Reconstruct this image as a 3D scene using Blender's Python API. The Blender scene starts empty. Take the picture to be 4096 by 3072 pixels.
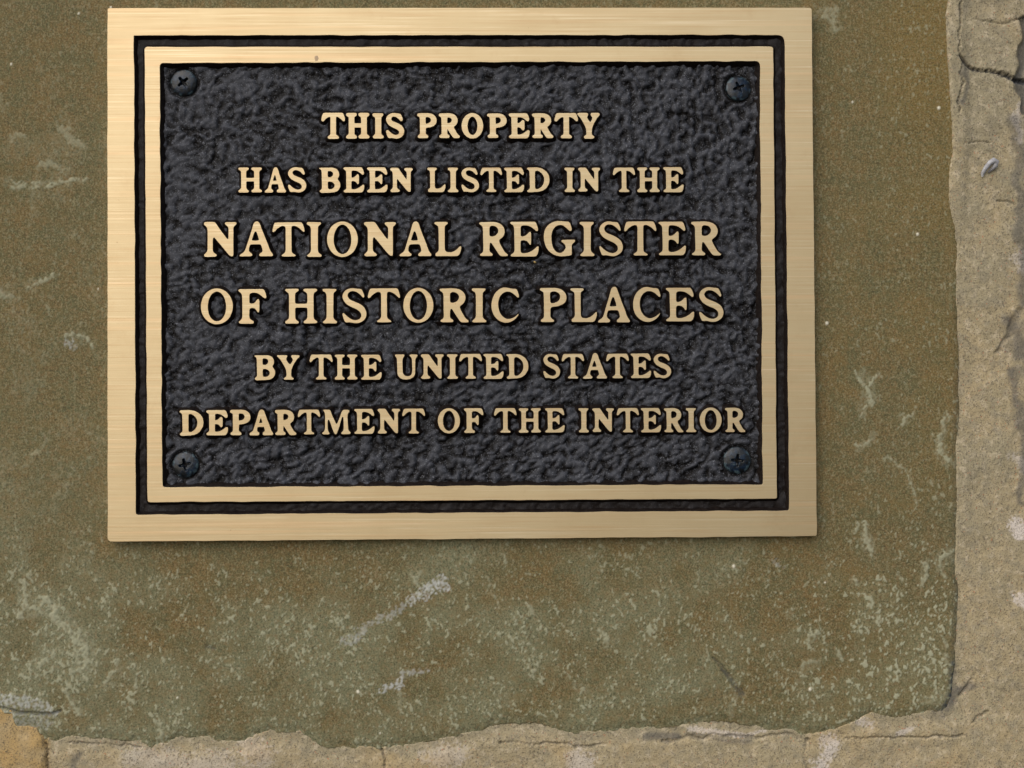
import bpy, math
import numpy as np
from mathutils import Vector
from mathutils.geometry import delaunay_2d_cdt

sc = bpy.context.scene
COL = sc.collection
R = math.radians

# ------------------------------------------------------------------ camera
CAM = np.array([0.013189860, -0.514145244, -0.056265165])
ROT = (1.586535006, 0.005922021, -0.015468649)
FPX = 4700.0                                   # focal length, in pixels of a 4096 px wide picture
cd = bpy.data.cameras.new('camera')
cam = bpy.data.objects.new('camera', cd); COL.objects.link(cam)
cam.location = CAM; cam.rotation_euler = ROT
cd.sensor_width = 36.0; cd.lens = 36.0*FPX/4096.0
cd.clip_start = 0.01; cd.clip_end = 100
sc.camera = cam

# ------------------------------------------------------------------ light
SUN_EL, SUN_AZ = R(38), R(-36)                 # azimuth from the wall's outward normal, negative = left
w = bpy.data.worlds.new('World'); sc.world = w; w.use_nodes = True
nt = w.node_tree; nt.nodes.clear()
sky = nt.nodes.new('ShaderNodeTexSky'); sky.sky_type = 'NISHITA'; sky.sun_disc = False
sky.sun_elevation = SUN_EL; sky.air_density = 1.0; sky.dust_density = 2.0; sky.ozone_density = 1.0
bg = nt.nodes.new('ShaderNodeBackground'); bg.inputs['Strength'].default_value = 0.08
wo = nt.nodes.new('ShaderNodeOutputWorld')
nt.links.new(sky.outputs[0], bg.inputs[0]); nt.links.new(bg.outputs[0], wo.inputs[0])
sdir = Vector((math.sin(SUN_AZ)*math.cos(SUN_EL), -math.cos(SUN_AZ)*math.cos(SUN_EL), math.sin(SUN_EL)))
sky.sun_rotation = math.atan2(sdir.x, sdir.y)
sl = bpy.data.lights.new('sun', 'SUN'); sl.energy = 1.9; sl.angle = R(90); sl.color = (1.0, 0.975, 0.93)
so = bpy.data.objects.new('sun', sl); COL.objects.link(so)
so.rotation_euler = sdir.to_track_quat('Z', 'Y').to_euler(); so.location = sdir*3
sc.view_settings.view_transform = 'Standard'; sc.view_settings.look = 'None'
sc.view_settings.exposure = 0.62; sc.view_settings.gamma = 1.0

# ------------------------------------------------------------------ plane <-> picture
def euler_m(e):
    cx, sx, cy, sy, cz, sz = math.cos(e[0]), math.sin(e[0]), math.cos(e[1]), math.sin(e[1]), math.cos(e[2]), math.sin(e[2])
    Rx = np.array([[1,0,0],[0,cx,-sx],[0,sx,cx]]); Ry = np.array([[cy,0,sy],[0,1,0],[-sy,0,cy]])
    Rz = np.array([[cz,-sz,0],[sz,cz,0],[0,0,1]])
    return Rz @ Ry @ Rx
RM = euler_m(ROT)
def P(u, v, y):
    """measured position (u, v) of the photograph -> (x, z) on the vertical plane at depth y"""
    u = np.asarray(u, float); v = np.asarray(v, float)
    d = np.stack([(u-2048)/FPX, (1536-v)/FPX, -np.ones_like(u)], -1) @ RM.T
    t = (y-CAM[1])/d[..., 1]
    return CAM[0]+t*d[..., 0], CAM[2]+t*d[..., 2]
def UV(x, z, y=0.0):
    d = np.stack([x-CAM[0], np.full_like(x, y-CAM[1]), z-CAM[2]], -1) @ RM
    return 2048-FPX*d[..., 0]/d[..., 2], 1536+FPX*d[..., 1]/d[..., 2]

# ------------------------------------------------------------------ noise tiles
def tile(seed, lo, hi, N=1024, stretch=(1, 1), ang=0.0):
    """band-passed noise, wavelengths lo..hi in cells; stretch makes features longer along the first axis turned by ang"""
    r = np.random.default_rng(seed)
    f = np.fft.fft2(r.standard_normal((N, N)))
    k = np.fft.fftfreq(N)
    ky, kx = np.meshgrid(k, k, indexing='ij')
    a = math.cos(ang)*kx+math.sin(ang)*ky; b = -math.sin(ang)*kx+math.cos(ang)*ky
    kk = np.sqrt((a*stretch[0])**2+(b*stretch[1])**2)
    m = (1-np.exp(-(kk*hi)**2))*np.exp(-(kk*lo)**2)/np.maximum(kk, 1.0/N)
    m[0, 0] = 0
    g = np.real(np.fft.ifft2(f*m))
    return (g/g.std()).astype(np.float32)
def samp(T, a, b):
    N = T.shape[0]
    a0 = np.floor(a).astype(np.int64); b0 = np.floor(b).astype(np.int64)
    fa = (a-a0).astype(np.float32); fb = (b-b0).astype(np.float32)
    a0 %= N; b0 %= N; a1 = (a0+1) % N; b1 = (b0+1) % N
    return (T[b0, a0]*(1-fa)+T[b0, a1]*fa)*(1-fb)+(T[b1, a0]*(1-fa)+T[b1, a1]*fa)*fb
def sstep(e0, e1, x):
    t = np.clip((x-e0)/(e1-e0), 0, 1); return t*t*(3-2*t)

def pebbles(seed, cell, N=1024, ax=1.0, az=1.0, ang=0.0):
    """rounded lumps of uneven size and height packed edge to edge"""
    n = int(round(N/cell)); c = N/n; r = np.random.default_rng(seed)
    jx, jz = r.random((n, n)), r.random((n, n)); hgt = 0.55+0.45*r.random((n, n)); rad = c*(0.75+0.5*r.random((n, n)))
    yy, xx = np.meshgrid(np.arange(N), np.arange(N), indexing='ij')
    ci, cj = (yy/c).astype(int), (xx/c).astype(int)
    out = np.zeros((N, N), np.float32); ca, sa = math.cos(ang), math.sin(ang)
    for di in (-2, -1, 0, 1, 2):
        for dj in (-2, -1, 0, 1, 2):
            i, j = ci+di, cj+dj; im, jm = i % n, j % n
            dx = xx-(j+jx[im, jm])*c; dy = yy-(i+jz[im, jm])*c
            p = (ca*dx+sa*dy)*ax; q = (-sa*dx+ca*dy)*az
            out = np.maximum(out, hgt[im, jm]*np.clip(1-(p*p+q*q)/rad[im, jm]**2, 0, 1))
    return out.astype(np.float32)

# ------------------------------------------------------------------ materials
class NB:
    def __init__(s, name):
        s.m = bpy.data.materials.new(name); s.m.use_nodes = True; s.t = s.m.node_tree; s.t.nodes.clear()
        s.o = s.n('ShaderNodeOutputMaterial'); s.b = s.n('ShaderNodeBsdfPrincipled')
        s.l(s.b.outputs[0], s.o.inputs[0])
    def n(s, t, **k):
        x = s.t.nodes.new(t)
        for a, b in k.items(): setattr(x, a, b)
        return x
    def l(s, a, b): s.t.links.new(a, b)
    def put(s, sock, v):
        if hasattr(v, 'type') and hasattr(v, 'is_output'): s.l(v, sock)
        elif v is not None: sock.default_value = v
    def math(s, op, a, b=None, c=None, clamp=False):
        x = s.n('ShaderNodeMath', operation=op, use_clamp=clamp)
        s.put(x.inputs[0], a); s.put(x.inputs[1], b); s.put(x.inputs[2], c); return x.outputs[0]
    def mix(s, f, a, b, blend='MIX'):
        x = s.n('ShaderNodeMix', data_type='RGBA', blend_type=blend)
        s.put(x.inputs[0], f)
        for i, v in ((6, a), (7, b)):
            s.put(x.inputs[i], v if not isinstance(v, tuple) else (*v, 1.0))
        return x.outputs[2]
    def ramp(s, v, a, b):
        x = s.n('ShaderNodeMapRange', interpolation_type='SMOOTHSTEP'); x.clamp = True
        s.put(x.inputs[0], v); x.inputs[1].default_value = a; x.inputs[2].default_value = b; return x.outputs[0]
    def pos(s, scale=(1, 1, 1)):
        g = s.n('ShaderNodeNewGeometry'); m = s.n('ShaderNodeVectorMath', operation='MULTIPLY')
        s.l(g.outputs['Position'], m.inputs[0]); m.inputs[1].default_value = scale; return m.outputs[0]
    def noise(s, vec, scale, detail=3, rough=0.55, dist=0.0):
        x = s.n('ShaderNodeTexNoise'); s.l(vec, x.inputs['Vector']); x.inputs['Scale'].default_value = scale
        x.inputs['Detail'].default_value = detail; x.inputs['Roughness'].default_value = rough
        x.inputs['Distortion'].default_value = dist; return x.outputs[0]
    def attr(s, name):
        return s.n('ShaderNodeAttribute', attribute_name=name).outputs['Fac']
    def bump(s, h, strength, dist, prev=None):
        x = s.n('ShaderNodeBump'); s.put(x.inputs['Height'], h); x.inputs['Strength'].default_value = strength
        x.inputs['Distance'].default_value = dist
        if prev is not None: s.l(prev, x.inputs['Normal'])
        return x.outputs[0]
    def set(s, **k):
        for a, v in k.items():
            s.put(s.b.inputs[a.replace('_', ' ')], (*v, 1.0) if isinstance(v, tuple) else v)

def bronze_material():
    b = NB('brushed_bronze')
    p = b.pos((1, 1, 1)); ln = b.pos((14, 1, 1300)); ln2 = b.pos((5, 1, 420))
    f1 = b.noise(ln, 1.0, 3, 0.65); f2 = b.noise(ln2, 1.0, 2, 0.6); bl = b.noise(p, 22.0, 4, 0.6); gr = b.noise(p, 2600, 1, 0.5)
    c = b.mix(b.ramp(bl, 0.3, 0.72), (0.550, 0.436, 0.262), (0.512, 0.394, 0.228))
    c = b.mix(b.math('MULTIPLY', b.ramp(f1, 0.50, 0.74), 0.60), c, (0.50, 0.34, 0.18))
    c = b.mix(b.math('MULTIPLY', b.ramp(f2, 0.50, 0.74), 0.45), c, (0.64, 0.44, 0.25))
    c = b.mix(b.math('MULTIPLY', b.ramp(f1, 0.46, 0.24), 0.4), c, (0.80, 0.70, 0.52))
    tarn = b.noise(p, 60, 5, 0.7); pit = b.noise(p, 520, 2, 0.5)
    c = b.mix(b.math('MULTIPLY', b.ramp(tarn, 0.55, 0.75), 0.22), c, (0.42, 0.28, 0.14))
    c = b.mix(b.math('MULTIPLY', b.ramp(pit, 0.76, 0.82), 0.5), c, (0.30, 0.19, 0.10))
    b.set(Base_Color=c, Metallic=1.0)
    r = b.math('ADD', b.math('MULTIPLY', f1, 0.22), 0.46); b.set(Roughness=r)
    h = b.bump(f1, 0.5, 0.00008); h = b.bump(gr, 0.25, 0.00005, h); b.set(Normal=h)
    return b.m
def dark_side_material():
    b = NB('dark_brown_patina'); p = b.pos()
    n = b.noise(p, 900, 3, 0.6)
    c = b.mix(b.ramp(n, 0.35, 0.7), (0.0045, 0.0026, 0.0022), (0.0125, 0.0085, 0.0065))
    b.set(Base_Color=c, Roughness=0.5); b.set(Normal=b.bump(n, 0.3, 0.00015)); b.b.inputs['Specular IOR Level'].default_value = 0.10
    return b.m
def field_material(name='charcoal_leatherette_paint', k=1.0, brown=0.0):
    b = NB(name); p = b.pos()
    fine = b.noise(p, 2000, 2, 0.6); mid = b.noise(p, 650, 3, 0.6); big = b.noise(p, 26, 3, 0.55)
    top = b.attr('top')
    c = b.mix(b.ramp(top, 0.20, 1.0), (0.0050*k, 0.0036*k, 0.0031*k), (0.060*k, 0.0615*k, 0.0710*k))  # pooled dark paint, worn grey tops; pebble highlights and shade deepened in the colour
    c = b.mix(b.math('MULTIPLY', b.ramp(mid, 0.45, 0.75), 0.22), c, (0.056*k, 0.058*k, 0.064*k))
    c = b.mix(b.math('MULTIPLY', b.ramp(big, 0.4, 0.65), 0.15), c, (0.020*k, 0.019*k, 0.0185*k))
    sp = b.math('MULTIPLY', b.ramp(fine, 0.54, 0.68), b.ramp(mid, 0.36, 0.60))
    c = b.mix(b.math('MULTIPLY', sp, 0.45), c, (0.34*k, 0.35*k, 0.39*k))  # sparkle painted in as pale specks
    if brown: c = b.mix(brown, c, (0.010, 0.0065, 0.005))
    b.set(Base_Color=c, Roughness=b.math('ADD', b.math('MULTIPLY', fine, 0.25), 0.42))
    h = b.bump(mid, 0.15, 0.0003); h = b.bump(fine, 0.3, 0.00015, h); b.set(Normal=h)
    b.b.inputs['Specular IOR Level'].default_value = 0.10 if not brown else 0.12
    return b.m
def screw_material():
    b = NB('blued_steel_with_verdigris'); p = b.pos()
    n = b.noise(p, 420, 4, 0.65); n2 = b.noise(p, 1500, 2, 0.6); rim = b.attr('rim')
    c = b.mix(b.ramp(n2, 0.35, 0.7), (0.0035, 0.0038, 0.0044), (0.0095, 0.0105, 0.011))
    c = b.mix(b.math('MULTIPLY', b.ramp(n, 0.42, 0.62), 0.8), c, (0.004, 0.015, 0.036))
    g = b.math('MULTIPLY', b.ramp(b.math('ADD', n, b.math('MULTIPLY', rim, 0.16)), 0.62, 0.74), 0.85)
    c = b.mix(g, c, (0.045, 0.068, 0.074))
    b.set(Base_Color=c, Metallic=0.0, Roughness=0.34); b.b.inputs['Specular IOR Level'].default_value = 0.38; b.set(Normal=b.bump(n2, 0.4, 0.0002, b.bump(n, 0.5, 0.0004)))
    return b.m
def stone_material():
    b = NB('olive_sandstone'); p = b.pos()
    g1 = b.noise(p, 1250, 4, 0.75); g2 = b.noise(b.pos((1.15, 1, 0.8)), 480, 4, 0.7); g3 = b.noise(p, 90, 4, 0.6, 0.4); g4 = b.noise(p, 17, 3, 0.55)
    c = b.mix(b.ramp(g3, 0.32, 0.66), (0.150, 0.098, 0.034), (0.106, 0.092, 0.038))
    c = b.mix(b.math('MULTIPLY', b.ramp(g4, 0.38, 0.66), 0.4), c, (0.112, 0.101, 0.048))
    c = b.mix(b.attr('green'), c, (0.160, 0.158, 0.088))
    c = b.mix(b.attr('ochre'), c, (0.172, 0.112, 0.030))
    c = b.mix(b.math('MULTIPLY', b.ramp(g2, 0.50, 0.68), 0.6), c, (0.245, 0.212, 0.118))
    c = b.mix(b.math('MULTIPLY', b.ramp(g2, 0.47, 0.30), 0.45), c, (0.066, 0.055, 0.028))
    c = b.mix(b.math('MULTIPLY', b.ramp(g1, 0.50, 0.36), 0.8), c, (0.046, 0.038, 0.019))
    c = b.mix(b.math('MULTIPLY', b.ramp(g1, 0.52, 0.63), 0.55), c, (0.27, 0.235, 0.14))
    hue = b.noise(p, 640, 3, 0.6); hue2 = b.noise(p, 240, 3, 0.6)
    c = b.mix(b.math('MULTIPLY', b.ramp(hue, 0.52, 0.66), 0.40), c, (0.190, 0.118, 0.055))
    c = b.mix(b.math('MULTIPLY', b.ramp(hue, 0.48, 0.34), 0.40), c, (0.088, 0.096, 0.050))
    c = b.mix(b.math('MULTIPLY', b.ramp(hue2, 0.50, 0.68), 0.35), c, (0.155, 0.112, 0.042))
    c = b.mix(b.attr('pale'), c, (0.350, 0.345, 0.235))
    c = b.mix(b.attr('chalk'), c, (0.47, 0.475, 0.455))
    c = b.mix(b.attr('grime_shade'), c, (0.052, 0.056, 0.056))
    c = b.mix(b.attr('fleck'), c, (0.6, 0.56, 0.44))
    b.set(Base_Color=c, Roughness=0.88); b.b.inputs['Specular IOR Level'].default_value = 0.25
    b.set(Normal=b.bump(g1, 0.3, 0.0002, b.bump(g2, 0.15, 0.0003)))
    return b.m
def mortar_material():
    b = NB('sandy_lime_mortar'); p = b.pos()
    g1 = b.noise(p, 1350, 2, 0.6); g2 = b.noise(p, 330, 4, 0.65); g3 = b.noise(p, 75, 5, 0.65, 0.5); g6 = b.noise(p, 190, 3, 0.6); g5 = b.noise(b.pos((1, 1.3, 0.85)), 1050, 3, 0.7)
    c = b.mix(b.ramp(g3, 0.33, 0.66), (0.35, 0.275, 0.160), (0.305, 0.25, 0.150))
    c = b.mix(b.attr('greyed'), c, (0.275, 0.235, 0.150))
    c = b.mix(b.math('MULTIPLY', b.ramp(g2, 0.48, 0.70), 0.55), c, (0.53, 0.44, 0.31))
    c = b.mix(b.math('MULTIPLY', b.ramp(g2, 0.45, 0.28), 0.35), c, (0.185, 0.145, 0.085))
    c = b.mix(b.math('MULTIPLY', b.ramp(g6, 0.48, 0.64), 0.5), c, (0.225, 0.195, 0.135))
    c = b.mix(b.attr('white'), c, (0.62, 0.55, 0.50))
    c = b.mix(b.attr('ochre'), c, (0.38, 0.25, 0.10))
    c = b.mix(b.math('MULTIPLY', b.ramp(g5, 0.55, 0.64), 0.62), c, (0.085, 0.072, 0.052))
    c = b.mix(b.math('MULTIPLY', b.ramp(g1, 0.55, 0.68), 0.60), c, (0.10, 0.08, 0.055))
    c = b.mix(b.math('MULTIPLY', b.ramp(b.noise(p, 900, 1, 0.5), 0.70, 0.76), 0.6), c, (0.36, 0.13, 0.06))
    c = b.mix(b.attr('grime_shade'), c, (0.060, 0.060, 0.062))
    b.set(Base_Color=c, Roughness=0.9); b.b.inputs['Specular IOR Level'].default_value = 0.2
    b.set(Normal=b.bump(g1, 0.5, 0.0004, b.bump(g2, 0.5, 0.0008)))
    return b.m
def grey_material():
    b = NB('weathered_grey_metal'); p = b.pos(); n = b.noise(p, 700, 3, 0.6)
    b.set(Base_Color=b.mix(b.ramp(n, 0.35, 0.65), (0.24, 0.23, 0.24), (0.36, 0.355, 0.36)), Roughness=0.6, Metallic=0.1)
    return b.m
def nub_material():
    b = NB('bare_bronze_casting_nub'); b.set(Base_Color=(0.42, 0.30, 0.12), Metallic=0.8, Roughness=0.5); return b.m
M_BRONZE = bronze_material(); M_SIDE = dark_side_material(); M_FIELD = field_material(k=0.74); M_GROOVE = field_material('brown_black_groove_paint', 0.6, 0.7)
M_SCREW = screw_material(); M_STONE = stone_material(); M_MORTAR = mortar_material(); M_GREY = grey_material(); M_NUB = nub_material()
_b = NB('brown_tarnish'); _b.set(Base_Color=(0.36, 0.26, 0.16), Metallic=0.4, Roughness=0.6); M_BLOT = _b.m

# ------------------------------------------------------------------ object helpers
def mesh_np(name, verts, quads, mats, smooth=True, attrs=None, midx=None):
    me = bpy.data.meshes.new(name)
    verts = np.ascontiguousarray(verts, np.float32); quads = np.ascontiguousarray(quads, np.int32)
    nv, nf = len(verts), len(quads)
    me.vertices.add(nv); me.vertices.foreach_set('co', verts.ravel())
    me.loops.add(nf*4); me.loops.foreach_set('vertex_index', quads.ravel())
    me.polygons.add(nf); me.polygons.foreach_set('loop_start', np.arange(0, nf*4, 4, dtype=np.int32))
    for m in mats: me.materials.append(m)
    if midx is not None: me.polygons.foreach_set('material_index', midx.astype(np.int32))
    me.update(calc_edges=True)
    me.polygons.foreach_set('use_smooth', np.full(nf, smooth, bool))
    for k, a in (attrs or {}).items():
        at = me.attributes.new(k, 'FLOAT', 'POINT'); at.data.foreach_set('value', np.ascontiguousarray(a, np.float32).ravel())
    return me
def obj(name, me, parent=None, loc=(0, 0, 0)):
    o = bpy.data.objects.new(name, me); COL.objects.link(o); o.location = loc
    if parent is not None: o.parent = parent
    return o
def thing(name, label, cat, loc):
    o = bpy.data.objects.new(name, None); COL.objects.link(o); o.location = loc
    o.empty_display_size = 0.05; o['label'] = label; o['category'] = cat
    return o
def grid(xs, zs, yfun, keep, mats, name, attrs):
    """height sheet facing -y; yfun, keep, attrs are arrays over (zs, xs)"""
    X, Z = np.meshgrid(xs, zs)
    idx = np.arange(X.size).reshape(X.shape)
    a, b, c, d = idx[:-1, :-1], idx[:-1, 1:], idx[1:, 1:], idx[1:, :-1]     # zs ascending
    kf = keep[:-1, :-1] | keep[:-1, 1:] | keep[1:, 1:] | keep[1:, :-1]
    q = np.stack([a, b, c, d], -1)[kf]
    used = np.zeros(X.size, bool); used[q.ravel()] = True
    remap = np.cumsum(used)-1
    v = np.stack([X.ravel(), yfun.ravel(), Z.ravel()], -1)[used]
    return mesh_np(name, v, remap[q], mats, True, {k: t.ravel()[used] for k, t in attrs.items()})

# ------------------------------------------------------------------ the wall: one big dressed stone, mortar joints, neighbouring stones
RV = np.array([(0,3812),(60,3800),(120,3805),(200,3808),(300,3815),(420,3822),(500,3828),(600,3830),(690,3815),(780,3812),(850,3815),(900,3828),(1000,3832),(1250,3832),(1290,3828),(1450,3835),(1700,3834),(1900,3832),(2040,3835),(2250,3830),(2350,3832),(2550,3825),(2650,3820),(2750,3812),(2830,3800),(2900,3790)], float)
BU = np.array([(0,2844),(44,2857),(63,2908),(146,2920),(165,2958),(222,2971),(273,2952),(444,2958),(564,2971),(602,2990),(666,2984),(729,2952),(824,2958),(887,2971),(964,2971),(1014,2952),(1078,2927),(1160,2927),(1204,2933),(1268,2977),(1300,2990),(1427,2999),(1554,2996),(1680,2977),(1807,2952),(1902,2933),(1985,2901),(2061,2895),(2156,2898),(2219,2914),(2276,2936),(2400,2934),(2568,2920),(2700,2908),(2748,2909),(2846,2882),(2911,2886),(3016,2905),(3075,2928),(3173,2925),(3206,2941),(3271,2941),(3369,2915),(3434,2882),(3487,2856),(3565,2876),(3696,2856),(3787,2843),(3850,2830)], float)
T_a = tile(1, 3, 14); T_b = tile(2, 8, 60); T_c = tile(3, 30, 300); T_v = tile(4, 2.6, 14, stretch=(0.62, 1.25), ang=R(-12)); T_f = tile(8, 2.9, 12, stretch=(0.75, 1.15), ang=R(-20)); T_g = tile(9, 2.4, 12, stretch=(0.6, 1.3), ang=R(18)); T_d = tile(5, 2, 6)
T_w = tile(6, 10, 80)
PX = 0.3048/2817                                # metres per photograph pixel, about
def axis(lo, hi, step, out_lo, out_hi):
    mid = np.arange(lo, hi+step*0.5, step)
    def run(a, b):
        s, r = [], step
        x = a
        while (x < b if b > a else x > b):
            r *= 1.06; x += r if b > a else -r; s.append(x)
        return s
    return np.array(sorted(run(mid[0], out_lo)))[:].tolist()+mid.tolist()+run(mid[-1], out_hi)
def seg(u, v, pts, w0, w1):
    """soft closeness to a polyline whose half width goes from w0 to w1"""
    best = np.zeros_like(u)
    n = len(pts)-1
    for i in range(n):
        (ax, ay), (bx, by) = pts[i], pts[i+1]
        t = np.clip(((u-ax)*(bx-ax)+(v-ay)*(by-ay))/max((bx-ax)**2+(by-ay)**2, 1e-6), 0, 1)
        d = np.hypot(u-ax-t*(bx-ax), v-ay-t*(by-ay))
        wd = w0+(w1-w0)*(i+t)/n
        best = np.maximum(best, np.clip(1-d/wd, 0, 1))
    return best
def field_uv(xs, zs):
    X, Z = np.meshgrid(xs, zs); u, v = UV(X, Z)
    return X, Z, u, v
def edge_dist(u, v):
    j = 3*samp(T_b, u/9, v/9)+2.4*samp(T_a, u/4, v/4)
    r = np.interp(v, RV[:, 0], RV[:, 1])-u; b = np.interp(u, BU[:, 0], BU[:, 1])-v
    return r+j*0.35, b+j*0.8, np.minimum(r+j*0.35, b+j*0.8)

x0, _ = P(-60, 1500, 0); x1, _ = P(4150, 1500, 0); _, zt = P(2000, -60, 0); _, zb = P(2000, 3130, 0)
STEP = 4.0*PX*1.02
xs = np.array(axis(float(x0), float(x1), STEP, -0.9, 0.40)); zs = np.array(axis(float(zb), float(zt), STEP, -0.45, 0.8))
X, Z, u, v = field_uv(xs, zs)
dr, db, dd = edge_dist(u, v)

wall = thing('stone_wall', 'wall of rough olive green sandstone with pale sandy mortar behind the bronze plaque', 'wall', (0, 0, -0.3))
def wpart(name, me, label=None):
    o = obj(name, me, wall); o.matrix_parent_inverse = wall.matrix_world.inverted(); o.location = (0, 0, 0.3)
    if label: o['label'] = label
    return o

# --- big stone
lowq = sstep(1900, 2500, v); leftq = sstep(900, 100, u); rightq = sstep(3100, 3700, u)
n1 = samp(T_b, u/5, v/5); n2 = samp(T_v, u/5, v/5); n3 = samp(T_c, u/5, v/5); n4 = samp(T_w, u/6+31, v/6+77); n5 = samp(T_d, u/4, v/4)
nf = samp(T_f, u/4, v/4); ng = samp(T_g, u/4, v/4)
cover = 0.10+0.42*lowq+0.20*leftq+0.22*rightq*sstep(1200, 2300, v)
flake = np.maximum(sstep(1.85, 2.2, nf*0.95+0.45*n1+cover*0.85+0.12*n3), sstep(2.1, 2.5, ng*1.0+0.35*n4+cover*0.95))          # small raised pale chips
brok = sstep(1.3, 2.5, n4+0.5*n2+0.4*n1+leftq*0.55+0.25*lowq)
scuffs = [([(40,720),(60,735)],22,22,.5),([(150,745),(250,740),(340,715)],15,8,.7),([(40,600),(150,560),(260,530)],40,25,.28),([(250,560),(300,600)],45,45,.4),
          ([(200,640),(270,690)],35,25,.35),([(120,1145),(160,1115),(205,1100)],26,12,.5),([(270,1340),(330,1345),(370,1385)],22,14,.5),([(0,1180),(50,1190)],28,20,.4),
          ([(0,400),(20,420)],30,16,.5),([(90,1520),(120,1570),(110,1600)],30,20,.3),([(30,1840),(20,1870)],44,30,.35),([(280,1700),(290,1740)],45,25,.3),
          ([(90,2340),(100,2440),(160,2440),(225,2430),(260,2490),(330,2560),(350,2640),(340,2680)],26,42,.75),([(150,2640),(210,2630),(240,2640)],26,52,.45),
          ([(440,2730),(470,2700),(480,2670)],24,12,.6),([(640,2890),(650,2940)],18,24,.6),([(260,2750),(290,2800),(310,2850)],12,18,.6),([(340,2950),(420,2900),(520,2930)],40,30,.35),
          ([(3280,60),(3320,50),(3340,110)],32,20,.6),([(3450,1490),(3480,1560),(3500,1600)],22,18,.75),([(3510,1500),(3470,1560),(3460,1620),(3450,1650)],16,18,.7),
          ([(3440,1780),(3480,1765),(3490,1740)],16,12,.7),([(3760,1790),(3770,1830),(3800,1840)],20,24,.75),([(3790,1660),(3770,1740)],24,16,.6),
          ([(3455,2090),(3465,2150),(3480,2210)],18,22,.75),([(3800,2220),(3760,2250),(3760,2280)],32,18,.6),([(3620,1680),(3650,1665)],20,12,.55),
          ([(3570,1840),(3640,1930),(3660,2010)],7,9,.55),([(3250,2560),(3290,2530)],24,16,.6),([(3200,2700),(3220,2660),(3290,2640)],30,14,.45),
          ([(2830,2640),(2850,2800)],24,50,.25),([(2940,2790),(2930,2850)],15,18,.7),([(3700,2800),(3760,2780),(3770,2790)],22,28,.8),
          ([(2400,2530),(2425,2570),(2420,2585)],14,17,.8),([(2300,2740),(2330,2760)],14,18,.6),([(2270,2690),(2275,2710)],9,9,.7),
          ([(1650,2290),(1670,2320),(1690,2290)],14,9,.5),([(1600,2780),(1600,2850)],18,10,.45),([(2010,2800),(2060,2810)],24,16,.4),
          ([(3160,2450),(3170,2480)],16,16,.5),([(3710,2250),(3700,2310),(3690,2340)],16,12,.5),([(3420,2310),(3425,2330)],18,16,.6)]
chalks = [([(1375,2570),(1440,2545),(1470,2500)],22,22,.45),([(1440,2520),(1500,2480),(1560,2465),(1610,2420)],26,16,.42),([(1640,2400),(1680,2385),(1710,2375)],26,22,.7),([(1700,2370),(1740,2345),(1770,2330)],24,30,.85),
          ([(1530,2750),(1560,2740),(1600,2730)],16,20,.8),([(1610,2700),(1660,2685),(1710,2675)],18,12,.5),([(3110,2250),(3130,2260)],18,14,.35),([(280,1372),(300,1385)],26,20,.5),([(0,2800),(90,2810),(180,2830),(230,2860)],28,18,.6),([(60,2880),(180,2890)],50,40,.32)]
nz = 0.5+0.5*np.clip(n5*0.7+n2*0.5+0.35, -1, 1)
pale = np.zeros_like(u); chalk = np.zeros_like(u)
for p, w0, w1, k in scuffs:
    jit = 0.32*n5+0.45*n2
    sg = seg(u+7*n1, v+7*n4, p, w0*1.45, w1*1.45)
    pale = np.maximum(pale, sstep(0.12, 0.52, sg+0.20*jit)*sstep(0, 0.15, sg)*k*np.clip(0.30+0.55*nz+0.30*n5+0.25*nf, 0.05, 1))
for p, w0, w1, k in chalks:
    sg = seg(u+5*n1, v+5*n4, p, w0*1.15, w1*1.15)
    chalk = np.maximum(chalk, sstep(0.1, 0.7, sg+0.30*n5+0.18*nf)*sstep(0, 0.2, sg)*k*0.8*np.clip(0.25+0.55*nz+0.3*n5, 0, 1))
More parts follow.
